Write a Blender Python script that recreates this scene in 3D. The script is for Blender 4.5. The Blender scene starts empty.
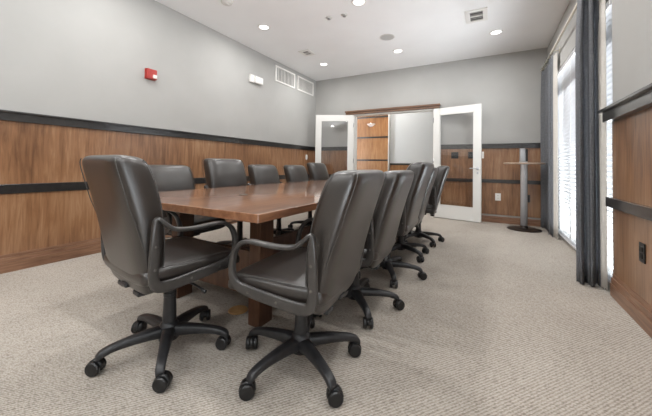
import bpy, bmesh, math, random
from mathutils import Vector, Matrix
random.seed(7)
sc = bpy.context.scene
COL = sc.collection
PI = math.pi

# ------------------------------------------------------------------ helpers
def s2l(c):
    return tuple(((v/255)/12.92 if v/255 <= 0.04045 else ((v/255+0.055)/1.055)**2.4) for v in c)

def obj(name, bm, mat, parent=None, smooth=False, kind=None, recalc=True):
    if recalc:
        bmesh.ops.recalc_face_normals(bm, faces=bm.faces[:])
    me = bpy.data.meshes.new(name)
    bm.to_mesh(me); bm.free()
    if smooth:
        for p in me.polygons: p.use_smooth = True
    for m in (mat if isinstance(mat, (list, tuple)) else [mat]):
        me.materials.append(m)
    o = bpy.data.objects.new(name, me); COL.objects.link(o)
    if parent: o.parent = parent
    if kind: o['kind'] = kind
    return o

def thing(name, label, cat, loc=(0, 0, 0), rotz=0, group=None):
    o = bpy.data.objects.new(name, None); COL.objects.link(o)
    o.empty_display_size = .1
    o.location = loc; o.rotation_euler = (0, 0, rotz)
    o['label'] = label; o['category'] = cat
    if group: o['group'] = group
    return o

def tag(o, label, cat, group=None):
    o['label'] = label; o['category'] = cat
    if group: o['group'] = group
    return o

def struct(name, bm, mat, parent=None, smooth=False):
    return obj(name, bm, mat, parent, smooth, None if parent else 'structure')

def box(bm, x0, x1, y0, y1, z0, z1, bev=0, seg=2, rot=None, mi=0):
    x0, x1 = min(x0, x1), max(x0, x1); y0, y1 = min(y0, y1), max(y0, y1); z0, z1 = min(z0, z1), max(z0, z1)
    c = Vector(((x0+x1)/2, (y0+y1)/2, (z0+z1)/2))
    r = bmesh.ops.create_cube(bm, size=1)
    vs = r['verts']
    M = Matrix.Translation(c) @ (rot if rot else Matrix.Identity(4)) @ Matrix.Diagonal((x1-x0, y1-y0, z1-z0, 1))
    bmesh.ops.transform(bm, matrix=M, verts=vs)
    fs = {f for v in vs for f in v.link_faces}
    for f in fs: f.material_index = mi
    if bev > 0:
        es = list({e for v in vs for e in v.link_edges})
        bmesh.ops.bevel(bm, geom=es, offset=bev, segments=seg, profile=.5, affect='EDGES')
    return bm

def NB(): return bmesh.new()

def section(n, a, b, p=2.0):
    """superellipse, half sizes a, b"""
    out = []
    for i in range(n):
        t = 2*PI*i/n
        c, s = math.cos(t), math.sin(t)
        out.append((a*math.copysign(abs(c)**(2/p), c), b*math.copysign(abs(s)**(2/p), s)))
    return out

def loft(bm, rings, closed=False, cap=True):
    R = [[bm.verts.new(p) for p in r] for r in rings]
    n = len(R[0]); m = len(R)
    for i in range(m if closed else m-1):
        a, b = R[i], R[(i+1) % m]
        for j in range(n):
            bm.faces.new((a[j], a[(j+1) % n], b[(j+1) % n], b[j]))
    if cap and not closed:
        bm.faces.new(R[0][::-1]); bm.faces.new(R[-1])
    return R

def frames(pts, closed=False, up=Vector((0, 0, 1))):
    out = []
    n = len(pts)
    for i in range(n):
        if closed: t = pts[(i+1) % n]-pts[i-1]
        else: t = pts[min(i+1, n-1)]-pts[max(i-1, 0)]
        t.normalize()
        s = t.cross(up)
        if s.length < 1e-4: s = t.cross(Vector((0, 1, 0)))
        s.normalize()
        out.append((t, s, s.cross(t).normalized()))
    return out

def tube(bm, pts, r, n=8, closed=False, up=Vector((0, 0, 1)), cap=True):
    pts = [Vector(p) for p in pts]
    rings = []
    for i, (p, (t, s, u)) in enumerate(zip(pts, frames(pts, closed, up))):
        rr = r[i] if isinstance(r, (list, tuple)) else r
        rings.append([p+s*(rr*math.cos(2*PI*k/n))+u*(rr*math.sin(2*PI*k/n)) for k in range(n)])
    loft(bm, rings, closed, cap)
    return bm

def lathe(bm, prof, n=32, c=(0, 0, 0), axis='Z', cap=True):
    rings = []
    for r, z in prof:
        ring = []
        for k in range(n):
            a = 2*PI*k/n
            p = Vector((r*math.cos(a), r*math.sin(a), z))
            if axis == 'X': p = Vector((p.z, p.x, p.y))
            if axis == 'Y': p = Vector((p.y, p.z, p.x))
            ring.append(p+Vector(c))
        rings.append(ring)
    loft(bm, rings, False, cap)
    return bm

def smoothpath(ctrl, closed=False, per=6):
    """Catmull-Rom through points (tuples of any length)"""
    n = len(ctrl); out = []
    rng = range(n) if closed else range(n-1)
    for i in rng:
        p0 = ctrl[(i-1) % n] if closed else ctrl[max(i-1, 0)]
        p1 = ctrl[i]; p2 = ctrl[(i+1) % n]
        p3 = ctrl[(i+2) % n] if closed else ctrl[min(i+2, n-1)]
        for k in range(per):
            t = k/per
            out.append(tuple(.5*((2*b)+(-a+c)*t+(2*a-5*b+4*c-d)*t*t+(-a+3*b-3*c+d)*t**3) for a, b, c, d in zip(p0, p1, p2, p3)))
    if not closed: out.append(tuple(ctrl[-1]))
    return out

# ------------------------------------------------------------------ materials
def mat(name, color, rough=.5, metal=0, spec=.5, coat=0, coat_r=.1, sheen=0):
    m = bpy.data.materials.new(name); m.use_nodes = True
    b = m.node_tree.nodes['Principled BSDF']
    b.inputs['Base Color'].default_value = (*s2l(color), 1)
    b.inputs['Roughness'].default_value = rough
    b.inputs['Metallic'].default_value = metal
    b.inputs['Specular IOR Level'].default_value = spec
    b.inputs['Coat Weight'].default_value = coat
    b.inputs['Coat Roughness'].default_value = coat_r
    if sheen: b.inputs['Sheen Weight'].default_value = sheen
    return m

def nodes(m):
    nt = m.node_tree
    return nt, nt.nodes, nt.links, nt.nodes['Principled BSDF']

def ramp(nt, stops):
    r = nt.nodes.new('ShaderNodeValToRGB')
    e = r.color_ramp.elements
    while len(e) < len(stops): e.new(.5)
    for el, (p, c) in zip(e, stops):
        el.position = p; el.color = (*s2l(c), 1)
    return r

def noise_mat(name, c1, c2, scale, rough, bump=0, bscale=None, stretch=(1, 1, 1), coat=0, coat_r=.1, spec=.5, detail=4, lo=.3, hi=.7, metal=0):
    m = mat(name, c1, rough, metal, spec, coat, coat_r)
    nt, N, L, b = nodes(m)
    tc = N.new('ShaderNodeTexCoord'); mp = N.new('ShaderNodeMapping'); mp.inputs['Scale'].default_value = stretch
    L.new(tc.outputs['Object'], mp.inputs['Vector'])
    nz = N.new('ShaderNodeTexNoise'); nz.inputs['Scale'].default_value = scale; nz.inputs['Detail'].default_value = detail
    L.new(mp.outputs[0], nz.inputs['Vector'])
    r = ramp(nt, [(lo, c1), (hi, c2)]); L.new(nz.outputs['Fac'], r.inputs[0]); L.new(r.outputs[0], b.inputs['Base Color'])
    if bump:
        n2 = N.new('ShaderNodeTexNoise'); n2.inputs['Scale'].default_value = bscale or scale*3; n2.inputs['Detail'].default_value = 3
        L.new(mp.outputs[0], n2.inputs['Vector'])
        bp = N.new('ShaderNodeBump'); bp.inputs['Strength'].default_value = bump; bp.inputs['Distance'].default_value = .01
        L.new(n2.outputs['Fac'], bp.inputs['Height']); L.new(bp.outputs[0], b.inputs['Normal'])
    return m

def wood_mat(name, dark, mid, light, stretch, rough=.35, coat=.3, coat_r=.25, gscale=9, big=1.2, bump=.03):
    """vertical-grain veneer: long streaks, patchy tone, fine pores"""
    m = mat(name, mid, rough, coat=coat, coat_r=coat_r)
    nt, N, L, b = nodes(m)
    tc = N.new('ShaderNodeTexCoord'); mp = N.new('ShaderNodeMapping'); mp.inputs['Scale'].default_value = stretch
    L.new(tc.outputs['Object'], mp.inputs['Vector'])
    g = N.new('ShaderNodeTexNoise'); g.inputs['Scale'].default_value = gscale; g.inputs['Detail'].default_value = 7; g.inputs['Roughness'].default_value = .62; g.inputs['Distortion'].default_value = .6
    L.new(mp.outputs[0], g.inputs['Vector'])
    big_n = N.new('ShaderNodeTexNoise'); big_n.inputs['Scale'].default_value = big; big_n.inputs['Detail'].default_value = 3
    L.new(tc.outputs['Object'], big_n.inputs['Vector'])
    mx = N.new('ShaderNodeMath'); mx.operation = 'MULTIPLY_ADD'; mx.inputs[1].default_value = .55
    ad = N.new('ShaderNodeMath'); ad.operation = 'MULTIPLY'; ad.inputs[1].default_value = .5
    L.new(big_n.outputs['Fac'], ad.inputs[0]); L.new(g.outputs['Fac'], mx.inputs[0]); L.new(ad.outputs[0], mx.inputs[2])
    r = ramp(nt, [(.36, dark), (.52, mid), (.66, light)])
    L.new(mx.outputs[0], r.inputs[0]); L.new(r.outputs[0], b.inputs['Base Color'])
    bp = N.new('ShaderNodeBump'); bp.inputs['Strength'].default_value = bump; bp.inputs['Distance'].default_value = .01
    L.new(g.outputs['Fac'], bp.inputs['Height']); L.new(bp.outputs[0], b.inputs['Normal'])
    return m

M = {}
M['paint'] = noise_mat('wall_paint', (172, 171, 168), (176, 175, 172), 3, .75, .03, 160, spec=.3)
M['ceil'] = noise_mat('ceiling_paint', (238, 238, 238), (242, 242, 242), 2, .85, .02, 120, spec=.2)
M['trimwhite'] = mat('white_trim_paint', (226, 225, 221), .35)
M['white_plastic'] = mat('white_plastic', (232, 230, 226), .4)
M['vent'] = mat('vent_enamel', (214, 212, 208), .45)
M['duct'] = mat('vent_duct_shadow', (120, 119, 117), .8)
M['wain'] = wood_mat('wainscot_veneer', (98, 66, 43), (143, 103, 72), (168, 131, 99), (3.2, 3.2, .28), rough=.3, coat=.55, coat_r=.22)
M['base'] = wood_mat('baseboard_wood', (100, 70, 52), (132, 96, 73), (158, 122, 97), (.5, .5, 6), rough=.4, coat=.15)
M['hallwood'] = wood_mat('hall_wall_veneer', (128, 84, 46), (162, 112, 68), (182, 134, 90), (3, 3, .3))
M['rail'] = noise_mat('ebony_rail', (32, 31, 31), (44, 42, 41), 30, .3, .02, 60, coat=1, coat_r=.15)
M['table'] = wood_mat('table_veneer', (108, 68, 46), (142, 98, 70), (164, 122, 94), (3.5, .35, 3.5), rough=.3, coat=1, coat_r=.07, gscale=8, big=2, bump=.008)
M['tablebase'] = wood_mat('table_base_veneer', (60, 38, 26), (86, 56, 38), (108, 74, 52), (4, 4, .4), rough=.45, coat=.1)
M['header'] = wood_mat('door_header_wood', (84, 58, 42), (108, 78, 58), (130, 98, 74), (.4, 4, 4), rough=.4, coat=.2)
M['leather'] = noise_mat('chair_leather', (36, 31, 28), (48, 42, 38), 7, .36, .08, 140, coat=.35, coat_r=.3, spec=.7)
M['piping'] = mat('chair_piping', (66, 64, 62), .35)
M['plastic'] = noise_mat('chair_plastic', (36, 36, 38), (46, 46, 48), 40, .38, .04, 300)
M['arm'] = noise_mat('arm_plastic', (48, 46, 45), (60, 57, 55), 30, .30, .03, 260, spec=.7)
M['castor'] = mat('castor_plastic', (28, 28, 29), .35)
M['bolt'] = mat('bolt_steel', (120, 118, 115), .35, 1)
M['chrome'] = mat('chrome', (222, 222, 225), .22, .25)
M['brushed'] = mat('brushed_steel', (186, 186, 188), .3, 1)
M['brass'] = noise_mat('floor_box_brass', (196, 150, 96), (212, 170, 116), 40, .35, .02, 90, metal=.1)
M['darkmetal'] = mat('dark_base_metal', (58, 52, 48), .4, .6)
M['bartop'] = wood_mat('bar_table_top_wood', (150, 128, 110), (178, 156, 138), (200, 182, 164), (.6, 5, 5), rough=.3)
M['red'] = mat('alarm_red', (168, 44, 36), .35)
M['strobe'] = mat('strobe_lens', (240, 226, 220), .2)
M['black'] = mat('black_plastic', (22, 22, 22), .35)
M['slot'] = mat('socket_slot', (40, 38, 36), .6)
M['slat'] = mat('blind_slat_white', (206, 206, 208), .45)
M['frame'] = mat('window_frame_enamel', (226, 226, 224), .4)
M['cream'] = mat('rod_cream', (226, 220, 206), .4)
M['whiteboard'] = mat('hall_white_wall', (226, 228, 228), .4)
M['cord'] = mat('blind_cord', (225, 225, 222), .7)
M['tagpaper'] = mat('paper_tag', (222, 212, 186), .7)
M['rubber'] = mat('rubber_grommet', (70, 62, 56), .35)
M['jamb'] = mat('jamb_dark', (40, 36, 33), .5)

# curtain cloth, slightly translucent
def cloth_mat(name, c1, c2, trans):
    m = noise_mat(name, c1, c2, 60, .85, .15, 500, spec=.2)
    nt, N, L, b = nodes(m)
    out = [n for n in N if n.type == 'OUTPUT_MATERIAL'][0]
    tr = N.new('ShaderNodeBsdfTranslucent'); tr.inputs[0].default_value = (*s2l(c2), 1)
    mx = N.new('ShaderNodeMixShader'); mx.inputs[0].default_value = trans
    L.new(b.outputs[0], mx.inputs[1]); L.new(tr.outputs[0], mx.inputs[2]); L.new(mx.outputs[0], out.inputs[0])
    return m
M['curtain'] = cloth_mat('curtain_cloth', (118, 120, 123), (150, 152, 157), .42)
M['lining'] = cloth_mat('curtain_lining', (214, 210, 204), (224, 220, 214), .3)

# glass: see-through pane with a real mirror-like share at grazing angles
def glass_mat(name, tint=(240, 244, 243), refl=.04):
    m = bpy.data.materials.new(name); m.use_nodes = True
    nt = m.node_tree; N = nt.nodes; L = nt.links
    N.remove(N['Principled BSDF']); out = N['Material Output']
    t = N.new('ShaderNodeBsdfTransparent'); t.inputs[0].default_value = (*s2l(tint), 1)
    g = N.new('ShaderNodeBsdfGlossy'); g.inputs['Roughness'].default_value = 0.02
    lw = N.new('ShaderNodeLayerWeight'); lw.inputs[0].default_value = .5
    pw = N.new('ShaderNodeMath'); pw.operation = 'POWER'; pw.inputs[1].default_value = 5
    L.new(lw.outputs['Facing'], pw.inputs[0])
    f = N.new('ShaderNodeMath'); f.operation = 'MULTIPLY_ADD'; f.inputs[1].default_value = 1-refl; f.inputs[2].default_value = refl
    L.new(pw.outputs[0], f.inputs[0])
    mx = N.new('ShaderNodeMixShader')
    L.new(f.outputs[0], mx.inputs[0]); L.new(t.outputs[0], mx.inputs[1]); L.new(g.outputs[0], mx.inputs[2])
    L.new(mx.outputs[0], out.inputs[0])
    return m
M['glass'] = glass_mat('pane_glass', (248, 248, 248), .04)
M['doorglass'] = glass_mat('door_pane_glass', (252, 252, 252), .07)

def lamp_mat(name, c, s):
    m = bpy.data.materials.new(name); m.use_nodes = True
    b = m.node_tree.nodes['Principled BSDF']
    b.inputs['Base Color'].default_value = (.8, .8, .8, 1)
    b.inputs['Emission Color'].default_value = (*c, 1); b.inputs['Emission Strength'].default_value = s
    return m
M['lens'] = lamp_mat('lamp_lens', (1, .98, .95), 3)

# carpet: loop pile laid in diagonal ribs
def carpet():
    m = mat('loop_carpet', (180, 168, 152), .95, spec=.1)
    nt, N, L, b = nodes(m)
    tc = N.new('ShaderNodeTexCoord')
    mp = N.new('ShaderNodeMapping'); mp.inputs['Rotation'].default_value = (0, 0, math.radians(38))
    L.new(tc.outputs['Object'], mp.inputs['Vector'])
    w = N.new('ShaderNodeTexWave'); w.inputs['Scale'].default_value = 25; w.inputs['Distortion'].default_value = 3.0
    w.inputs['Detail'].default_value = 2; w.inputs['Detail Scale'].default_value = 3.0
    L.new(mp.outputs[0], w.inputs['Vector'])
    mp2 = N.new('ShaderNodeMapping'); mp2.inputs['Scale'].default_value = (1, 2.2, 1); mp2.inputs['Rotation'].default_value = (0, 0, math.radians(38))
    L.new(tc.outputs['Object'], mp2.inputs['Vector'])
    v = N.new('ShaderNodeTexVoronoi'); v.inputs['Scale'].default_value = 80
    L.new(mp2.outputs[0], v.inputs['Vector'])
    nz = N.new('ShaderNodeTexNoise'); nz.inputs['Scale'].default_value = 1.6; nz.inputs['Detail'].default_value = 5
    L.new(tc.outputs['Object'], nz.inputs['Vector'])
    a = N.new('ShaderNodeMath'); a.operation = 'MULTIPLY_ADD'; a.inputs[1].default_value = .30
    bq = N.new('ShaderNodeMath'); bq.operation = 'MULTIPLY_ADD'; bq.inputs[1].default_value = -.45; bq.inputs[2].default_value = .45
    cq = N.new('ShaderNodeMath'); cq.operation = 'MULTIPLY_ADD'; cq.inputs[1].default_value = .28
    L.new(v.outputs['Distance'], bq.inputs[0]); L.new(w.outputs['Fac'], a.inputs[0]); L.new(bq.outputs[0], a.inputs[2])
    L.new(nz.outputs['Fac'], cq.inputs[0]); L.new(a.outputs[0], cq.inputs[2])
    r = ramp(nt, [(.22, (138, 129, 119)), (.55, (179, 171, 161)), (.85, (199, 192, 183))])
    L.new(cq.outputs[0], r.inputs[0]); L.new(r.outputs[0], b.inputs['Base Color'])
    bp = N.new('ShaderNodeBump'); bp.inputs['Strength'].default_value = .35; bp.inputs['Distance'].default_value = .006
    L.new(a.outputs[0], bp.inputs['Height']); L.new(bp.outputs[0], b.inputs['Normal'])
    return m
M['carpet'] = carpet()

# ------------------------------------------------------------------ camera
CH = .95
F, CX, CY = 295.16, 326.0, 158.91
YAW, PIT, ROL = .50606, .022348, .015045
fw = Vector((-math.sin(YAW)*math.cos(PIT), math.cos(YAW)*math.cos(PIT), math.sin(PIT)))
rt = Vector((math.cos(YAW), math.sin(YAW), 0)); up = rt.cross(fw)
c_, s_ = math.cos(ROL), math.sin(ROL)
R_, U_ = c_*rt+s_*up, -s_*rt+c_*up
cam = bpy.data.cameras.new('camera'); co = bpy.data.objects.new('camera', cam); COL.objects.link(co)
mw = Matrix.Identity(4)
for i in range(3):
    mw[i][0], mw[i][1], mw[i][2] = R_[i], U_[i], -fw[i]
mw.translation = Vector((0, 0, CH)); co.matrix_world = mw
cam.sensor_width = 36; cam.sensor_fit = 'HORIZONTAL'; cam.lens = F/652*36
cam.shift_x = 0; cam.shift_y = (CY-208)/652
cam.clip_start = .02
sc.camera = co

# ------------------------------------------------------------------ room shell
XL, XR, YB, YR, ZC = -3.608, .832, 5.974, -2.6, 2.95
T = .14
DX0, DX1, DZ = -2.62, -.935, 2.075              # double door opening in the back wall
WY0, WY1, WZ = 3.06, 5.40, 2.32                 # window wall on the right
PY0, PY1 = -1.9, .4                            # unseen opening added for light, behind the camera on the right
HY = 8.0                                        # hall beyond the doors

bm = NB(); box(bm, XL-T, XR+T, YR-T, YB+T, -.1, 0); box(bm, -4.6, .9, YB+T, HY+T, -.1, 0)
struct('floor', bm, M['carpet'])
bm = NB(); box(bm, XL-T, XR+T, YR-T, YB+T, ZC, ZC+.1); box(bm, -4.6, .9, YB+T, HY+T, ZC, ZC+.1)
struct('ceiling', bm, M['ceil'])
bm = NB(); box(bm, XL-T, XL, YR-T, YB+T, 0, ZC); struct('wall_left', bm, M['paint'])
bm = NB()
box(bm, XL, DX0, YB, YB+T, 0, ZC); box(bm, DX1, XR, YB, YB+T, 0, ZC); box(bm, DX0, DX1, YB, YB+T, DZ, ZC)
struct('wall_back', bm, M['paint'])
bm = NB()
box(bm, XR, XR+T, WY1, YB+T, 0, ZC); box(bm, XR, XR+T, WY0, WY1, WZ, ZC)
box(bm, XR, XR+T, PY1, WY0, 0, ZC); box(bm, XR, XR+T, PY0, PY1, WZ, ZC); box(bm, XR, XR+T, YR-T, PY0, 0, ZC)
struct('wall_right', bm, M['paint'])
bm = NB()
box(bm, XL, XR, YR-T, YR, 0, ZC)
struct('wall_rear', bm, M['paint'])
# the hall
bm = NB(); box(bm, -4.6, .9, HY, HY+T, 0, ZC); box(bm, -4.7, -4.6, YB+T, HY+T, 0, ZC); box(bm, .9, 1.0, YB+T, HY+T, 0, ZC)
struct('wall_hall', bm, M['whiteboard'])

# wainscot panels, rails, baseboards
bm = NB(); box(bm, XL, XL+.012, YR, YB, .14, 1.32); struct('trim_1', bm, M['wain'])
bm = NB(); box(bm, XL, DX0-.09, YB-.012, YB, .14, 1.32); struct('trim_2', bm, M['wain'])
bm = NB(); box(bm, DX1+.09, XR, YB-.012, YB, .14, 1.32); struct('trim_3', bm, M['wain'])
bm = NB(); box(bm, XR-.012, XR, PY1+.1, 3.03, .16, 1.36); struct('trim_4', bm, M['wain'])
bm = NB()
box(bm, XL, XL+.03, YR, YB, 1.290, 1.362, .003); box(bm, XL, XL+.05, YR, YB, 1.358, 1.376, .003)
struct('trim_5', bm, M['rail'])
bm = NB(); box(bm, XL, XL+.024, YR, YB, .667, .75, .003); struct('trim_6', bm, M['rail'])
for n, a, b in ((7, XL+.05, DX0-.09), (9, DX1+.09, XR-.02)):
    bm = NB()
    box(bm, a, b, YB-.03, YB, 1.292, 1.362, .003); box(bm, a, b, YB-.05, YB, 1.358, 1.376, .003)
    struct('trim_%d' % n, bm, M['rail'])
    bm = NB(); box(bm, a, b, YB-.024, YB, .69, .752, .003); struct('trim_%d' % (n+1), bm, M['rail'])
bm = NB()
box(bm, XR-.06, XR, PY1+.1, 3.06, 1.318, 1.396, .003); box(bm, XR-.09, XR, PY1+.1, 3.06, 1.39, 1.41, .003)
struct('trim_11', bm, M['rail'])
bm = NB(); box(bm, XR-.045, XR, PY1+.1, 3.06, .668, .74, .003); struct('trim_12', bm, M['rail'])
def baseboard(name, pts_fn):
    bm = NB()
    for (z0, z1, d) in ((0, .085, .03), (.085, .125, .024), (.125, .152, .016)):
        pts_fn(bm, z0, z1, d)
    struct(name, bm, M['base'])
baseboard('baseboard_left', lambda bm, a, b, d: box(bm, XL, XL+d, YR, YB, a, b, .003))
baseboard('baseboard_back', lambda bm, a, b, d: (box(bm, XL+.03, DX0-.09, YB-d, YB, a*.72, b*.72, .003), box(bm, DX1+.09, XR, YB-d, YB, a*.72, b*.72, .003)))
baseboard('baseboard_right', lambda bm, a, b, d: box(bm, XR-d, XR, PY1+.1, 3.03, a*1.1, b*1.1, .003))

# door casing and the dark header moulding over it
bm = NB()
for a, b in ((DX0-.085, DX0), (DX1, DX1+.085)):
    box(bm, a, b, YB-.02, YB, 0, DZ+.0, .003)
box(bm, DX0-.0, DX0+.02, YB-.02, YB+T, 0, DZ); box(bm, DX1-.02, DX1, YB-.02, YB+T, 0, DZ)
box(bm, DX0, DX1, YB-.02, YB+T, DZ-.022, DZ)
struct('trim_13', bm, M['trimwhite'])
bm = NB()
box(bm, -2.80, -.835, YB-.05, YB, DZ+.004, DZ+.055, .004); box(bm, -2.815, -.82, YB-.075, YB, DZ+.05, DZ+.085, .006)
struct('trim_14', bm, M['header'])

# the two open french doors
DW, DT, DH = .835, .042, 2.062
def french_door(name, hinge, ang, flip, handle_side):
    o = bpy.data.objects.new(name, None); COL.objects.link(o)
    o.location = hinge; o.rotation_euler = (0, 0, ang); o['kind'] = 'structure'
    s = -1 if flip else 1
    bm = NB(); st = .115
    def bx(x0, x1, z0, z1): box(bm, s*x0, s*x1, -DT/2, DT/2, z0, z1, .002, 1)
    bx(0, st, .012, DH); bx(DW-st, DW, .012, DH); bx(st, DW-st, DH-.12, DH); bx(st, DW-st, .012, .24)
    for y in (-DT/2, DT/2):                       # glazing beads
        for (x0, x1, z0, z1) in ((st, st+.014, .24, DH-.12), (DW-st-.014, DW-st, .24, DH-.12), (st, DW-st, .24, .254), (st, DW-st, DH-.134, DH-.12)):
            box(bm, s*x0, s*x1, y-.004, y+.004, z0, z1)
    obj('door_frame', bm, M['trimwhite'], o)
    bm = NB(); box(bm, s*(st+.002), s*(DW-st-.002), -.003, .003, .242, DH-.122)
    obj('glass', bm, M['doorglass'], o)
    for y in (-1, 1):
        bm = NB(); x = s*(DW-.055)
        lathe(bm, [(.026, 0), (.026, .008), (.012, .012), (.010, .045), (.010, .05)], 20, (0, 0, 0), 'Y')
        tube(bm, [(0, .045, 0), (-s*.02, .048, 0), (-s*.115, .044, 0)], [.010, .010, .008], 10)
        box(bm, -.013, .013, 0, .006, -.10, -.06, .002, 1)
        bmesh.ops.transform(bm, matrix=Matrix.Translation((x, y*DT/2, .94)) @ Matrix.Diagonal((1, y, 1, 1)), verts=bm.verts[:])
        h = obj('handle', bm, M['chrome'], o, True)
    for z in (.25, 1.02, 1.8):
        bm = NB(); tube(bm, [(0, -DT/2-.004, z), (0, -DT/2-.004, z+.09)], .008, 8); obj('hinge', bm, M['brushed'], o, True)
    return o
french_door('door_1', (DX0+.01, YB-.035, 0), math.radians(25), True, 1)
french_door('door_2', (DX1-.0, YB-.04, 0), math.radians(-13), False, 1)

# hall: wood-clad wall with dark bands, white wall with a low wood dado
bm = NB(); box(bm, -4.6, -2.43, HY-.10, HY, 0, 2.6); struct('trim_15', bm, M['hallwood'])
bm = NB()
for z in (1.10, 1.74, 2.31): box(bm, -4.6, -2.43, HY-.125, HY-.10, z, z+.04, .003)
struct('trim_16', bm, M['rail'])
bm = NB(); box(bm, -2.43, -2.40, HY-.13, HY, 0, 2.6); struct('trim_17', bm, M['trimwhite'])
bm = NB(); box(bm, -2.40, .9, HY-.012, HY, 0, 1.0); struct('trim_18', bm, M['hallwood'])
bm = NB(); box(bm, -2.40, .9, HY-.03, HY, .99, 1.04, .003); struct('trim_19', bm, M['rail'])

# windows
def window(name, axis, pos, a0, a1, z0, z1, mull, transom=None):
    """axis 'X': glazed plane at x = pos spanning y; axis 'Y': at y = pos spanning x"""
    o = bpy.data.objects.new(name, None); COL.objects.link(o); o['kind'] = 'structure'
    def bx(bm, u0, u1, d0, d1, w0, w1):
        if axis == 'X': box(bm, pos+d0, pos+d1, u0, u1, w0, w1, .003, 1)
        else: box(bm, u0, u1, pos+d0, pos+d1, w0, w1, .003, 1)
    bm = NB(); f = .05
    bx(bm, a0, a0+f, -.04, .04, z0, z1); bx(bm, a1-f, a1, -.04, .04, z0, z1)
    bx(bm, a0+f, a1-f, -.04, .04, z1-f, z1); bx(bm, a0+f, a1-f, -.04, .04, z0, z0+f)
    if transom: bx(bm, a0+f, a1-f, -.035, .035, transom-.035, transom+.035)
    for k in mull:
        w = .035
        bx(bm, k-w, k+w, -.03, .03, z0+f, (transom-.035) if transom else z1-f)
    obj('window_frame', bm, M['frame'], o)
    es = [a0+f]+sorted(mull)+[a1-f]
    for u0, u1 in zip(es[:-1], es[1:]):
        bm = NB(); bx(bm, u0+.001, u1-.001, -.004, .004, z0+f+.001, (transom-.036) if transom else z1-f-.001); obj('glass', bm, M['glass'], o)
    if transom:
        bm = NB(); bx(bm, a0+f+.001, a1-f-.001, -.004, .004, transom+.036, z1-f-.001); obj('glass', bm, M['glass'], o)
    return o
window('window_1', 'X', XR+.09, WY0, WY1, 0, WZ, [3.62, 4.2, 4.78], 1.95)
window('window_added', 'X', XR+.09, PY0, PY1, 0, WZ, [-1.15, -.4], 1.95)  # unseen window, added to bring in light from the right

# ------------------------------------------------------------------ window dressing
def blind(y0, y1, z0, z1, label):
    t = thing('window_blind', label, 'blind', (XR+.022, (y0+y1)/2, 0), 0, 'slatted blinds on the glazed wall')
    L = (y1-y0)/2
    bm = NB(); box(bm, -.03, .03, -L, L, z1-.05, z1, .004); obj('headrail', bm, M['slat'], t)
    bm = NB(); z = z1-.075; tilt = math.radians(38)
    while z > z0+.03:
        c, s = math.cos(tilt)*.023, math.sin(tilt)*.023
        # curved slat, thin but solid
        prof = [(-c, s), (0, .004), (c, -s)]
        ring = lambda y: [Vector((px, y, z+pz)) for px, pz in prof]+[Vector((px, y, z+pz-.0022)) for px, pz in prof[::-1]]
        loft(bm, [ring(-L+.004), ring(L-.004)])
        z -= .046
    obj('slats', bm, M['slat'], t)
    bm = NB(); box(bm, -.025, .025, -L, L, z0, z0+.022, .004); obj('bottom_rail', bm, M['slat'], t)
    for y in (-L*.72, 0, L*.72):
        bm = NB(); tube(bm, [(-.026, y, z0+.01), (-.026, y, z1-.03)], .0016, 6); obj('ladder_cord', bm, M['cord'], t)
blind(3.085, 4.215, .06, 2.30, 'white slatted window blind nearest the camera, mostly behind the near dark curtain')
blind(4.235, 5.385, .06, 2.30, 'white slatted window blind next to the far corner curtain')

def curtain(label, plan, top, n_wave, lining_plan):
    t = thing('curtain', label, 'curtain', (0, 0, 0), 0, None)
    def sheet(plan, z0, z1, th):
        pts = smoothpath(plan, False, 8)
        bm = NB(); rows = []
        nz = 14
        for i in range(nz+1):
            k = i/nz; z = z0+(z1-z0)*k
            cx = sum(p[0] for p in pts)/len(pts)
            row = []
            for j, p in enumerate(pts):
                wob = (.010 if len(plan) > 6 else .002)*math.sin(j*.55+k*3.1)*(1-k)
                tight = 1-.28*max(0, k-.82)/.18
                row.append(bm.verts.new((cx+(p[0]-cx)*tight+wob*.5, p[1]+wob, z+ (0.006*math.sin(j*.8) if i == 0 else 0))))
            rows.append(row)
        for a, b in zip(rows[:-1], rows[1:]):
            for j in range(len(a)-1): bm.faces.new((a[j], a[j+1], b[j+1], b[j]))
        bmesh.ops.recalc_face_normals(bm, faces=bm.faces[:])
        r = bmesh.ops.solidify(bm, geom=bm.faces[:], thickness=th)
        return bm
    obj('drape', sheet(plan, .012, top, .006), M['curtain'], t, True)
    if lining_plan: obj('lining', sheet(lining_plan, .02, top-.01, .004), M['lining'], t, True)
    n = 5
    ys = [p[1] for p in plan]
    for k in range(n):
        y = min(ys)+.03+(max(ys)-min(ys)-.06)*k/(n-1)
        pts = [(ROD_X+.022*math.cos(a), y, ROD_Z+.022*math.sin(a)) for a in [2*PI*i/16 for i in range(16)]]
        bm = NB(); tube(bm, pts, .0035, 6, True, Vector((0, 1, 0))); obj('ring', bm, M['bolt'], t, True)
    return t
ROD_X, ROD_Z = .755, 2.575
curtain('tall charcoal curtain nearest the camera, hanging to the carpet beside the right wood panelling',
        [(.79, 3.62), (.765, 3.58), (.775, 3.50), (.735, 3.47), (.745, 3.41), (.69, 3.36), (.655, 3.29), (.648, 3.215), (.660, 3.165), (.685, 3.185), (.69, 3.225), (.712, 3.20), (.716, 3.155), (.735, 3.14), (.750, 3.175), (.758, 3.215), (.772, 3.21), (.784, 3.16)],
        2.54, 5, [(.780, 3.20), (.788, 3.14), (.798, 3.115), (.806, 3.095)])
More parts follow.
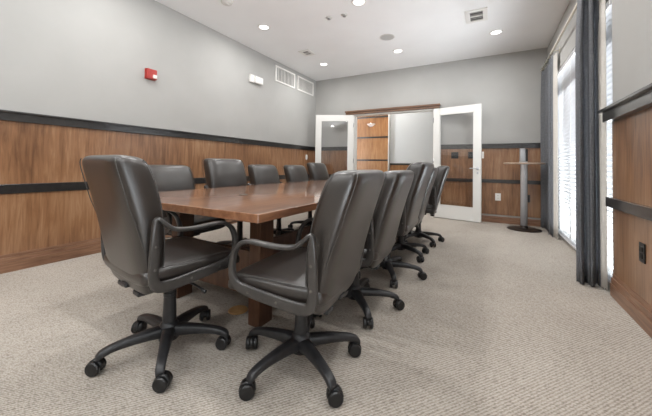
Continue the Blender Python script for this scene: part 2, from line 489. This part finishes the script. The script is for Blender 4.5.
curtain('charcoal curtain in the far corner between the back wall and the glazed wall',
        [(.79, 5.91), (.745, 5.92), (.727, 5.89), (.752, 5.85), (.788, 5.82), (.79, 5.77), (.768, 5.73), (.788, 5.69), (.79, 5.64), (.766, 5.60), (.788, 5.55), (.79, 5.50), (.766, 5.46), (.788, 5.41), (.786, 5.36), (.752, 5.32), (.755, 5.27), (.785, 5.24), (.782, 5.19), (.76, 5.16), (.775, 5.11)],
        2.54, 5, [(.775, 5.10), (.795, 5.06), (.785, 5.02), (.806, 4.98)])
t = thing('curtain_rod', 'cream curtain rod carried on brackets above the glazed right wall', 'curtain rod', (ROD_X, 4.45, ROD_Z))
bm = NB(); tube(bm, [(0, -1.5, 0), (0, 1.48, 0)], .013, 12); obj('rod', bm, M['cream'], t, True)
for y in (-1.5, 1.48):
    bm = NB(); bmesh.ops.create_uvsphere(bm, u_segments=14, v_segments=10, radius=.022, matrix=Matrix.Translation((0, y, 0))); obj('finial', bm, M['cream'], t, True)
for y in (-.75, .55):
    bm = NB(); tube(bm, [(0, y, -.012), (XR-ROD_X, y, -.012)], .007, 8); box(bm, XR-ROD_X-.006, XR-ROD_X, y-.02, y+.02, -.05, .03, .002); obj('bracket', bm, M['cream'], t)

# ------------------------------------------------------------------ wall and ceiling fittings
# fire alarm
t = thing('fire_alarm', 'red fire alarm strobe mounted high on the grey left wall', 'fire alarm', (XL, 2.07, 2.02))
bm = NB(); box(bm, 0, .006, -.064, .064, -.064, .064, .003); obj('mounting_plate', bm, M['red'], t)
bm = NB(); box(bm, .005, .05, -.060, .060, -.060, .060, .006); obj('housing', bm, M['red'], t)
bm = NB(); box(bm, .048, .068, .005, .052, -.05, -.005, .006); obj('strobe', bm, M['strobe'], t)
bm = NB()
for k in range(5): box(bm, .049, .053, -.05, -.006, -.045+k*.02, -.036+k*.02)
obj('grille', bm, M['red'], t)
t = thing('wall_chime', 'white two-piece box mounted high on the left wall before the air grilles', 'chime box', (XL, 3.89, 2.43))
bm = NB(); box(bm, 0, .045, -.15, -.055, -.065, .065, .008); obj('side_box', bm, M['white_plastic'], t)
bm = NB(); box(bm, 0, .065, -.05, .15, -.06, .06, .012); obj('main_box', bm, M['white_plastic'], t)
# return-air grilles
def grille(y0, y1, z0, z1, label):
    t = thing('air_grille', label, 'air grille', (XL, (y0+y1)/2, (z0+z1)/2), 0, 'return air grilles high on the left wall')
    a, b = (y1-y0)/2, (z1-z0)/2
    bm = NB()
    for (u0, u1, w0, w1) in ((-a, a, b-.03, b), (-a, a, -b, -b+.03), (-a, -a+.03, -b+.03, b-.03), (a-.03, a, -b+.03, b-.03)):
        box(bm, 0, .016, u0, u1, w0, w1, .003)
    obj('frame', bm, M['white_plastic'], t)
    bm = NB(); box(bm, .0005, .003, -a+.03, a-.03, -b+.03, b-.03); obj('duct_opening', bm, M['duct'], t)
    bm = NB(); n = 13
    for k in range(n):
        y = -a+.045+(2*a-.09)*k/(n-1)
        box(bm, .003, .014, y-.014, y+.014, -b+.03, b-.03, 0, rot=Matrix.Rotation(.35, 4, 'Z'))
    obj('louvres', bm, M['vent'], t)
grille(4.44, 5.09, 2.56, 2.87, 'white louvred air grille on the left wall, the one nearer the camera')
grille(5.18, 5.84, 2.56, 2.87, 'white louvred air grille on the left wall, the one next to the far corner')

def plate(name, label, cat, m, loc, normal, w, h, rockers=0, sockets=0, m2=None, oval=False):
    t = thing(name, label, cat, loc, {'+X': 0, '-X': PI, '-Y': -PI/2, '+Y': PI/2}[normal])
    bm = NB()
    if oval:
        sec = section(28, w/2, h/2, 2.6)
        loft(bm, [[Vector((0, a, b)) for a, b in sec], [Vector((.006, a, b)) for a, b in sec], [Vector((.01, a*.9, b*.93)) for a, b in sec]])
    else: box(bm, 0, .007, -w/2, w/2, -h/2, h/2, .003)
    obj('plate', bm, m, t)
    for k in range(rockers):
        y = (k-(rockers-1)/2)*.045
        bm = NB(); box(bm, .006, .014, y-.012, y+.012, -.026, .026, .003); obj('rocker', bm, m2 or m, t)
    for k in range(sockets):
        z = (k-.5)*.042
        bm = NB(); box(bm, .006, .0105, -.017, .017, z-.015, z+.015, .004)
        obj('socket', bm, m2 or m, t)
        bm = NB()
        for y in (-.007, .007): box(bm, .0104, .0112, y-.0016, y+.0016, z-.004, z+.008)
        obj('slot', bm, M['slot'], t)
    return t
plate('switch_plate', 'white oval switch plate on the dark corner end of the left wood wainscot', 'light switch', M['white_plastic'], (XL+.012, 5.58, 1.13), '+X', .075, .12, 1, 0, None, True)
plate('switch_plate', 'white switch plate at the free edge of the right glass door', 'light switch', M['white_plastic'], (-.125, YB-.012, 1.18), '-Y', .075, .12, 1)
plate('switch_plate', 'black double switch plate on wood seen through the right door glass, the left one', 'light switch', M['black'], (-.565, YB-.012, 1.175), '-Y', .125, .12, 2)
plate('switch_plate', 'black single switch plate on wood seen through the right door glass, the right one', 'light switch', M['black'], (-.30, YB-.012, 1.175), '-Y', .08, .12, 1)
plate('wall_outlet', 'white wall outlet low on the back wainscot left of the bar table', 'outlet', M['white_plastic'], (.13, YB-.012, .448), '-Y', .085, .125, 0, 2)
plate('wall_outlet', 'black wall outlet low on the back wainscot behind the bar table pole', 'outlet', M['black'], (.55, YB-.012, .448), '-Y', .085, .125, 0, 2, M['slot'])
plate('wall_outlet', 'black wall outlet on the right-hand wood panelling below the dark rail', 'outlet', M['black'], (XR-.012, 2.525, .447), '-X', .078, .118, 0, 2, M['slot'])

# recessed lights
LIGHTS = []
def can_light(x, y, label):
    t = thing('recessed_light', label, 'ceiling light', (x, y, ZC), 0, 'recessed ceiling lights')
    bm = NB(); lathe(bm, [(.088, 0), (.088, -.005), (.078, -.009), (.068, -.007), (.068, 0)], 32); obj('trim_ring', bm, M['white_plastic'], t, False)
    bm = NB(); lathe(bm, [(.067, -.002), (.064, -.005), (.03, -.007)], 32); obj('lens', bm, M['lens'], t)
    ld = bpy.data.lights.new('downlight', 'AREA'); ld.shape = 'DISK'; ld.size = .13; ld.energy = CAN_W; ld.color = (1, .995, .985)
    lo = bpy.data.objects.new('downlight', ld); COL.objects.link(lo); lo.parent = t; lo.location = (0, 0, -.02)
CAN_W = 14
can_light(-2.875, 3.265, 'lit recessed ceiling light above the left wall side, the nearer of that row')
can_light(-2.865, 5.02, 'lit recessed ceiling light in the far left corner beside the air grilles')
can_light(-1.40, 3.29, 'lit recessed ceiling light at the top edge of the photo above the table')
can_light(-1.39, 5.02, 'lit recessed ceiling light beyond the round speaker towards the doors')
can_light(.08, 4.96, 'lit recessed ceiling light beside the square vent near the far right curtain')
for x in (-2.87, -1.4, .08):  # rows out of view, added for brightness on the visible grid spacing
    for y in (1.53, -.2, -1.9):
        can_light(x, y, 'unseen recessed ceiling light added for brightness over the near part of the room')
can_light(.08, 3.27, 'unseen recessed ceiling light added for brightness over the near part of the room')  # unseen as well, added to brighten the room

t = thing('ceiling_speaker', 'round pale grey speaker grille flush in the ceiling, middle of the room', 'speaker', (-1.39, 4.40, ZC))
bm = NB(); lathe(bm, [(.115, 0), (.115, -.006), (.1, -.009), (.1, -.002)], 36); obj('rim', bm, M['vent'], t)
bm = NB(); lathe(bm, [(.099, -.001), (.099, -.006), (.02, -.007)], 36)
obj('grille', bm, noise_mat('speaker_mesh', (176, 176, 174), (196, 196, 194), 220, .6, .3, 300), t)
for x, y, lab in ((-1.90, 3.457, 'left'), (-1.685, 3.485, 'right')):
    t = thing('sprinkler_head', 'small flush sprinkler head near the centre of the ceiling, the %s of the close pair' % lab, 'sprinkler', (x, y, ZC), 0, 'ceiling sprinklers')
    bm = NB(); lathe(bm, [(.045, 0), (.042, -.006), (.02, -.01)], 24); obj('escutcheon', bm, M['vent'], t)
    bm = NB(); lathe(bm, [(.012, -.008), (.012, -.022), (.022, -.024), (.022, -.027), (.006, -.03)], 16); obj('deflector', bm, M['brushed'], t)
def diffuser(x, y, s, sy, label):
    t = thing('ceiling_vent', label, 'ceiling vent', (x, y, ZC), 0)
    bm = NB(); a = s/2; b = sy/2
    for (x0, x1, y0, y1) in ((-a, a, b-.055, b), (-a, a, -b, -b+.055), (-a, -a+.055, -b+.055, b-.055), (a-.055, a, -b+.055, b-.055)):
        box(bm, x0, x1, y0, y1, -.012, 0, .003)
    obj('frame', bm, M['white_plastic'], t)
    bm = NB(); box(bm, -a+.055, a-.055, -b+.055, b-.055, -.003, -.0005); obj('duct_opening', bm, M['duct'], t)
    bm = NB(); n = 5
    for k in range(n):
        y_ = -b+.073+(2*b-.146)*k/(n-1)
        box(bm, -a+.055, a-.055, y_-.012, y_+.012, -.010, -.0075, rot=Matrix.Rotation(.5, 4, 'X'))
    box(bm, -a+.055, a-.055, -.016, .016, -.012, -.003)
    obj('louvres', bm, M['vent'], t)
diffuser(-.155, 4.30, .26, .36, 'square louvred vent in the ceiling on the window side')
diffuser(-2.84, 4.37, .22, .26, 'small louvred vent in the ceiling between the two left lights')
t = thing('smoke_detector', 'white round smoke detector at the top edge of the photo above the left wall', 'smoke detector', (-2.83, 2.53, ZC))
bm = NB(); lathe(bm, [(.07, 0), (.07, -.012), (.06, -.03), (.03, -.038)], 28); obj('housing', bm, M['vent'], t, False)
bm = NB(); lathe(bm, [(.03, -.036), (.028, -.044), (.01, -.046)], 20); obj('cap', bm, M['vent'], t)

# hall lamp
t = thing('hall_light', 'lit round ceiling lamp in the hall beyond the double doors', 'ceiling light', (-2.3, 7.0, ZC))
bm = NB(); lathe(bm, [(.17, 0), (.17, -.02), (.15, -.03)], 32); obj('pan', bm, M['white_plastic'], t)
bm = NB(); lathe(bm, [(.148, -.028), (.13, -.06), (.07, -.085), (.02, -.092)], 32); obj('shade', bm, M['lens'], t, True)
ld = bpy.data.lights.new('hall_bulb', 'POINT'); ld.energy = 21; ld.shadow_soft_size = .12; ld.color = (1, .95, .88)
lo = bpy.data.objects.new('hall_bulb', ld); COL.objects.link(lo); lo.parent = t; lo.location = (0, 0, -.25)

t = thing('lamp_reflection_bowl', 'white half-bowl shape standing in for a lamp reflection on the hall wood wall', 'wall lamp', (-2.93, HY-.10, 2.12))  # glowing bowl stands in for the hall lamp's reflection in the veneer
bm = NB(); rings = []
for r, z in ((.02, -.045), (.07, -.03), (.10, -.005), (.115, .025), (.108, .025), (.09, 0)):
    rings.append([Vector((r*1.1*math.cos(PI+PI*k/16), -.004+r*.9*math.sin(PI+PI*k/16), z)) for k in range(17)])
for a, b in zip(rings[:-1], rings[1:]):
    A_ = [bm.verts.new(p) for p in a]; B_ = [bm.verts.new(p) for p in b]
    for k in range(16): bm.faces.new((A_[k], A_[k+1], B_[k+1], B_[k]))
bmesh.ops.remove_doubles(bm, verts=bm.verts[:], dist=1e-5)
obj('shade', bm, M['strobe'], t, True)
bm = NB(); box(bm, -.05, .05, -.012, 0, -.05, .02, .004); obj('back_plate', bm, M['brushed'], t)
bm = NB(); bmesh.ops.create_uvsphere(bm, u_segments=14, v_segments=10, radius=.026, matrix=Matrix.Translation((0, -.045, .02))); obj('glint_core', bm, M['lens'], t, True)

# ------------------------------------------------------------------ conference table
ZT = .725
TX0, TX1, TY0, TY1 = -2.25, -.91, 1.02, 4.62
t = thing('conference_table', 'long reddish brown wooden conference table ringed by swivel chairs', 'table', ((TX0+TX1)/2, (TY0+TY1)/2, 0))
w, l = (TX1-TX0)/2, (TY1-TY0)/2
bm = NB(); box(bm, -w, w, -l, l, ZT-.042, ZT, .004, 3); obj('tabletop', bm, M['table'], t)
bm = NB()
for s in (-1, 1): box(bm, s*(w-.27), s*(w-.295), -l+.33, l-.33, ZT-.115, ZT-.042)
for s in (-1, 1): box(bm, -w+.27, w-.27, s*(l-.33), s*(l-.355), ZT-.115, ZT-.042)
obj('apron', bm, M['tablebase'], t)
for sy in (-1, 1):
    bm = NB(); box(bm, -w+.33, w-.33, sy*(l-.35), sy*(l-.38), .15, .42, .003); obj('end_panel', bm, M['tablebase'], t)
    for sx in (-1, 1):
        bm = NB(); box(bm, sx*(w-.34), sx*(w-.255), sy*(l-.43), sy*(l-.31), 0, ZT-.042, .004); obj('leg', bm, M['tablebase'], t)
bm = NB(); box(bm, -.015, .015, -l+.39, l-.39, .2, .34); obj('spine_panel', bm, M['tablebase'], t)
for y in (1.62, 2.9, 4.1):
    bm = NB(); lathe(bm, [(.034, 0), (.034, .003), (.028, .0045), (.01, .005)], 24, (-1.59-(TX0+TX1)/2, y-(TY0+TY1)/2, ZT)); obj('cable_grommet', bm, M['rubber'], t)
t = thing('floor_box', 'round brass floor outlet cover in the carpet under the near end of the table', 'floor outlet', (-1.43, 1.43, 0))
bm = NB(); lathe(bm, [(.062, 0), (.062, .003), (.056, .006), (.05, .005), (.02, .0052)], 32); obj('cover', bm, M['brass'], t)
bm = NB(); box(bm, -.022, .022, -.004, .004, .005, .0075, .001); obj('latch', bm, M['brass'], t)

# ------------------------------------------------------------------ swivel chairs
def build_chair():
    t = thing('office_chair', 'chair', 'chair')
    # --- backrest: rear and front profiles by height
    prof = [  # z, rear y, thickness, half width
        (.360, -.186, .030, .150), (.370, -.199, .056, .188), (.395, -.212, .078, .212), (.445, -.228, .098, .227), (.52, -.248, .120, .236),
        (.61, -.271, .140, .241), (.70, -.296, .154, .243), (.78, -.320, .160, .243), (.85, -.343, .160, .241), (.895, -.357, .156, .238),
        (.922, -.363, .146, .233), (.940, -.360, .126, .223), (.950, -.350, .094, .205), (.955, -.335, .050, .170)]
    fine = smoothpath(prof, False, 4)
    bm = NB(); rings = []
    for z, yr, th, hw in fine:
        ring = []
        for a, b in section(36, hw, th/2, 4.2):
            # the front swells a little between the seams
            y = yr+th/2+b
            if b > 0: y += .012*(1-(a/hw)**2)*min(1, th/.1)
            ring.append(Vector((a, y, z)))
        rings.append(ring)
    loft(bm, rings)
    back = obj('backrest', bm, M['leather'], t, True)
    body = [f for f in fine if .37 < f[0] < .942]
    for off in (.07, .84):
        for sx in (-1, 1):
            bm = NB(); tube(bm, [(sx*hw*(.985 if off > .5 else .975), yr+th*(off+(max(0, .75-z)*.9 if off < .5 else 0)), z) for z, yr, th, hw in body], .0022, 6)
            obj('piping', bm, M['piping'], back, True)
    # clips at the foot of the back
    for x in (-.09, .09):
        bm = NB(); box(bm, x-.03, x+.03, -.195, -.15, .340, .362, .006)
        obj('back_clip', bm, M['plastic'], back)
    # --- seat
    sp = [(-.225, .050, .215, .430), (-.21, .085, .238, .432), (-.15, .105, .248, .432), (-.05, .112, .252, .430), (.08, .115, .252, .431), (.17, .112, .250, .428), (.225, .098, .244, .418), (.25, .066, .232, .405), (.26, .026, .212, .392)]
    bm = NB(); rings = []
    for y, th, hw, zc in smoothpath(sp, False, 4):
        ring = []
        for a, b in section(32, hw, th/2, 3.6):
            z = zc+b
            if b > 0: z += -.008*(1-(a/hw)**2)
            ring.append(Vector((a, y, z)))
        rings.append(ring)
    loft(bm, rings)
    seat = obj('seat', bm, M['leather'], t, True)
    fs = [(y, th, hw, zc) for y, th, hw, zc in smoothpath(sp, False, 4) if -.2 < y < .235]
    for sx in (-1, 1):
        bm = NB(); tube(bm, [(sx*hw*.975, y, zc+th*.36) for y, th, hw, zc in fs], .0022, 6)
        obj('piping', bm, M['piping'], seat, True)
    bm = NB(); box(bm, -.215, .215, -.19, .20, .366, .392, .012, 3); obj('seat_pan', bm, M['plastic'], t)
    # --- mechanism, lever, gas column
    bm = NB(); box(bm, -.075, .075, -.10, .11, .318, .368, .012, 2); box(bm, -.03, .03, -.215, -.09, .345, .368, .008); obj('tilt_mechanism', bm, M['plastic'], t)
    bm = NB(); tube(bm, [(.05, .03, .32), (.16, .035, .322), (.215, .04, .315), (.25, .045, .305)], [.005, .005, .006, .009], 8); obj('lever', bm, M['plastic'], t, True)
    col = NB(); lathe(col, [(.032, .13), (.033, .137), (.029, .245), (.031, .247), (.031, .262), (.028, .265), (.028, .325)], 24); obj('gas_column', col, M['plastic'], t, False)
    # --- armrests: closed loop seen from the side, (y, z, in-plane width, across width)
    loop = [(-.199, .683, .018, .026), (-.192, .685, .016, .030), (-.184, .679, .016, .032), (-.158, .656, .017, .035), (-.122, .634, .018, .037), (-.05, .626, .018, .038), (.03, .629, .018, .038), (.08, .631, .018, .037),
            (.122, .622, .019, .034), (.158, .592, .021, .032), (.179, .545, .024, .030), (.186, .500, .028, .028), (.182, .460, .034, .024), (.160, .432, .042, .021), (.10, .418, .046, .020), (.02, .408, .048, .020), (-.07, .400, .048, .020), (-.135, .396, .048, .020),
            (-.182, .406, .046, .020), (-.199, .446, .040, .020), (-.202, .52, .040, .020), (-.203, .60, .036, .021), (-.203, .655, .026, .023), (-.203, .676, .020, .025)]
    sm = smoothpath(loop, True, 4)
    for s in (-1, 1):
        bm = NB(); rings = []
        P = [Vector((0, p[0], p[1])) for p in sm]
        for i, p in enumerate(sm):
            tn = (P[(i+1) % len(P)]-P[i-1]).normalized()
            nn = Vector((0, -tn.z, tn.y))
            # the arm splays outwards towards the top
            x = s*(.266+.022*max(0, min(1, (p[1]-.38)/.22)))
            rings.append([Vector((x, p[0], p[1]))+nn*a+Vector((b, 0, 0)) for a, b in section(16, p[2]/2, p[3]/2, 3.2)])
        loft(bm, rings, True)
        arm = obj('armrest', bm, M['arm'], t, True)
        for (y, z) in ((.10, .416), (-.04, .402), (-.199, .48), (-.201, .575)):
            bm = NB(); xx = s*(.266+.022*max(0, min(1, (z-.38)/.22))+.009)
            lathe(bm, [(.006, 0), (.006, .002), (.003, .003)], 12, (0, 0, 0), 'X')
            bmesh.ops.transform(bm, matrix=Matrix.Translation((xx, y, z)) @ Matrix.Diagonal((s, 1, 1, 1)), verts=bm.verts[:])
            obj('bolt', bm, M['bolt'], arm)
        for y in (-.10, .08):
            bm = NB(); box(bm, s*.20, s*.262, y-.022, y+.022, .384, .398, .004)
            obj('arm_bracket', bm, M['plastic'], arm)
    # --- five-star base
    bm = NB(); lathe(bm, [(.030, .055), (.048, .062), (.050, .10), (.046, .128), (.034, .146), (.027, .15)], 24); obj('base_hub', bm, M['plastic'], t, True)
    for k in range(5):
        a = 2*PI*k/5+BASE0
        rot = Matrix.Rotation(a, 4, 'Z')
        bm = NB(); rings = []
        for (r, z, wd, h) in smoothpath([(.030, .100, .062, .058), (.08, .104, .056, .050), (.15, .103, .048, .042), (.22, .097, .042, .034), (.260, .088, .040, .034), (.286, .076, .038, .034), (.298, .066, .030, .022)], False, 3):
            rings.append([Vector((r, a_, z+b_)) for a_, b_ in section(14, wd/2, h/2, 3.4)])
        loft(bm, rings); bmesh.ops.transform(bm, matrix=rot, verts=bm.verts[:])
        leg = obj('leg', bm, M['plastic'], t, True)
        # castor: stem and hood, two wheels; each castor swivelled its own way
        sw = Matrix.Translation((.285*math.cos(a), .285*math.sin(a), 0)) @ Matrix.Rotation(a+[.5, 2.1, -.7, 1.2, 2.9][k], 4, 'Z')
        bm = NB(); tube(bm, [(0, 0, .045), (0, 0, .075)], .008, 8)
        rings = []
        for i in range(9):
            th = math.radians(-20+ i*200/8)
            rings.append([Vector((.012+(.032+q)*math.cos(th)*1.0, u, .031+(.032+q)*math.sin(th))) for q, u in ((-.006, -.012), (.002, -.012), (.002, .012), (-.006, .012))])
        loft(bm, rings); bmesh.ops.transform(bm, matrix=sw, verts=bm.verts[:])
        obj('castor_hood', bm, M['castor'], leg, True)
        for s in (-1, 1):
            bm = NB(); lathe(bm, [(.010, s*.010), (.029, s*.010), (.031, s*.013), (.031, s*.024), (.027, s*.029), (.012, s*.031)], 22, (.012, 0, .031), 'Y')
            bmesh.ops.transform(bm, matrix=sw, verts=bm.verts[:])
            obj('castor_wheel', bm, M['castor'], leg, False)
    return t

BASE0 = 0.0
def dup(root):
    r = root.copy(); COL.objects.link(r)
    for ch in [c for c in COL.objects if c.parent == root]:
        c = ch.copy(); COL.objects.link(c); c.parent = r
        for g in [c2 for c2 in COL.objects if c2.parent == ch]:
            d = g.copy(); COL.objects.link(d); d.parent = c
    return r
BASE_PARTS = ('leg', 'base_hub')
chair0 = build_chair()
used = [False]
def place_chair(x, y, face, base_deg, lift, label):
    """face: compass of the seat front in degrees (0 = +X, 90 = +Y); base_deg: direction of one base leg"""
    o = dup(chair0) if used[0] else chair0
    pass
PENDING = []
def finish(o, x, y, face, base_deg, lift, label, tilt=0):
    o.location = (x, y, 0); o.rotation_euler = (0, 0, math.radians(face-90))
    o['label'] = label; o['category'] = 'chair'; o['group'] = 'swivel chairs around the conference table'
    for c in [c for c in COL.objects if c.parent == o]:
        k = c.name.split('.')[0]
        if k in BASE_PARTS:
            c.rotation_euler = (0, 0, math.radians(base_deg-(face-90)))
        elif k == 'gas_column':
            c.scale = (1, 1, 1+(min(lift, .012)+.025)/.325)
        else:
            c.location = (0, 0, lift if k == 'backrest' else min(lift, .012)+.025)
            if k == 'backrest' and tilt:      # each back stands at its own recline, turning about its foot
                a = math.radians(tilt); py, pz = -.19, .38
                c.rotation_euler = (-a, 0, 0)
                c.location = (0, py-(py*math.cos(a)+pz*math.sin(a)), c.location.z+pz-(-py*math.sin(a)+pz*math.cos(a)))
CHAIRS = [
 (-1.432, .955, 82, 104.3, .020, 'dark leather swivel chair at the table head, nearest the camera on the left', 2.5),
 (-.795, 1.212, 184, 113.7, -.022, 'dark leather swivel chair on the window side, nearest the camera'),
 (-.80, 1.87, 182, 22, -.028, 'dark leather swivel chair second from the camera on the window side'),
 (-.785, 2.55, 181, 10, .034, 'dark leather swivel chair third on the window side, its back raised above its neighbours'),
 (-.835, 3.20, 184, 40, -.005, 'dark leather swivel chair fourth on the window side, half hidden by the raised one'),
 (-.79, 3.88, 186, 30, .014, 'dark leather swivel chair farthest away on the window side, before the right glass door'),
 (-2.33, 1.68, 2, 20, -.022, 'dark leather swivel chair on the left wall side, half hidden behind the table-head chair'),
 (-2.33, 2.33, -4, 50, .055, 'dark leather swivel chair second on the left wall side, its back highest of that row'),
 (-2.33, 3.00, 1, 15, -.005, 'dark leather swivel chair third on the left wall side, mid-row'),
 (-2.33, 3.74, 2, 60, -.005, 'dark leather swivel chair fourth on the left wall side, before the last one'),
 (-2.33, 4.38, 0, 35, .04, 'dark leather swivel chair last on the left wall side, by the open left door'),
]
roots = [chair0]+[dup(chair0) for _ in CHAIRS[1:]]
for o, a in zip(roots, CHAIRS): finish(o, *a)

# ------------------------------------------------------------------ bar table with the canister
t = thing('bar_table', 'slim round bar-height table with a chrome pole in the far right corner', 'bar table', (.472, 5.55, 0))
bm = NB(); lathe(bm, [(.23, 0), (.23, .008), (.20, .016), (.06, .026), (.052, .05), (.0485, .06)], 48); obj('base', bm, M['darkmetal'], t, False)
bm = NB(); lathe(bm, [(.048, .03), (.048, 1.005), (.06, 1.01), (.09, 1.02)], 28); obj('pole', bm, M['chrome'], t, True)
bm = NB(); lathe(bm, [(.01, 1.018), (.270, 1.018), (.275, 1.022), (.275, 1.036), (.270, 1.040), (.01, 1.040)], 56); obj('top', bm, M['bartop'], t)
t = thing('chrome_dispenser', 'small upright chrome dispenser standing on the round bar table', 'dispenser', (.46, 5.52, 1.040))
bm = NB(); box(bm, -.052, .052, -.045, .045, 0, .02, .004); box(bm, -.05, .03, -.04, .04, .02, .215, .012, 3); obj('body', bm, M['brushed'], t)
bm = NB(); box(bm, .03, .058, -.042, .042, .02, .21, .008, 2); obj('side_panel', bm, M['black'], t)
bm = NB(); box(bm, -.045, .025, -.035, .035, .215, .224, .003); obj('lid', bm, M['brushed'], t)

# ------------------------------------------------------------------ light
UPLIGHT, SKY_HI = 20.0, 2.6
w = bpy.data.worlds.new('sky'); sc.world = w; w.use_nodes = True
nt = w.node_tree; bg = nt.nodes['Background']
# dim sky at eye level; glow below the horizon added to light the ceiling
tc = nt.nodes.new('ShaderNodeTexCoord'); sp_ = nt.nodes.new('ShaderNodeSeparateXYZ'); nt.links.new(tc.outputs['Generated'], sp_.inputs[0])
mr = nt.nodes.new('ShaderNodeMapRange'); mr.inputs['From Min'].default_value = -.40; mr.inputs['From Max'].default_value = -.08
mr.inputs['To Min'].default_value = UPLIGHT; mr.inputs['To Max'].default_value = SKY_HI
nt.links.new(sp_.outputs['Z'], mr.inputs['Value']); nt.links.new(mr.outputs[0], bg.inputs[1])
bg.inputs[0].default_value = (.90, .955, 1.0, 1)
def portal(name, loc, rot, sx, sy):
    ld = bpy.data.lights.new(name, 'AREA'); ld.shape = 'RECTANGLE'; ld.size = sx; ld.size_y = sy
    ld.cycles.is_portal = True
    o = bpy.data.objects.new(name, ld); COL.objects.link(o); o.location = loc; o.rotation_euler = rot
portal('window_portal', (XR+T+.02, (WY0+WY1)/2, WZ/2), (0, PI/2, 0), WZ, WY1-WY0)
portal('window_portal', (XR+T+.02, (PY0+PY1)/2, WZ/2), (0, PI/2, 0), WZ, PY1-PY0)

sc.view_settings.view_transform = 'Standard'; sc.view_settings.look = 'None'
sc.view_settings.gamma = 1; sc.view_settings.use_curve_mapping = False
sc.view_settings.exposure = -.1
sc.cycles.max_bounces = 10; sc.cycles.diffuse_bounces = 5; sc.cycles.transparent_max_bounces = 24
sc.cycles.use_denoising = True
sc.cycles.sample_clamp_indirect = 6
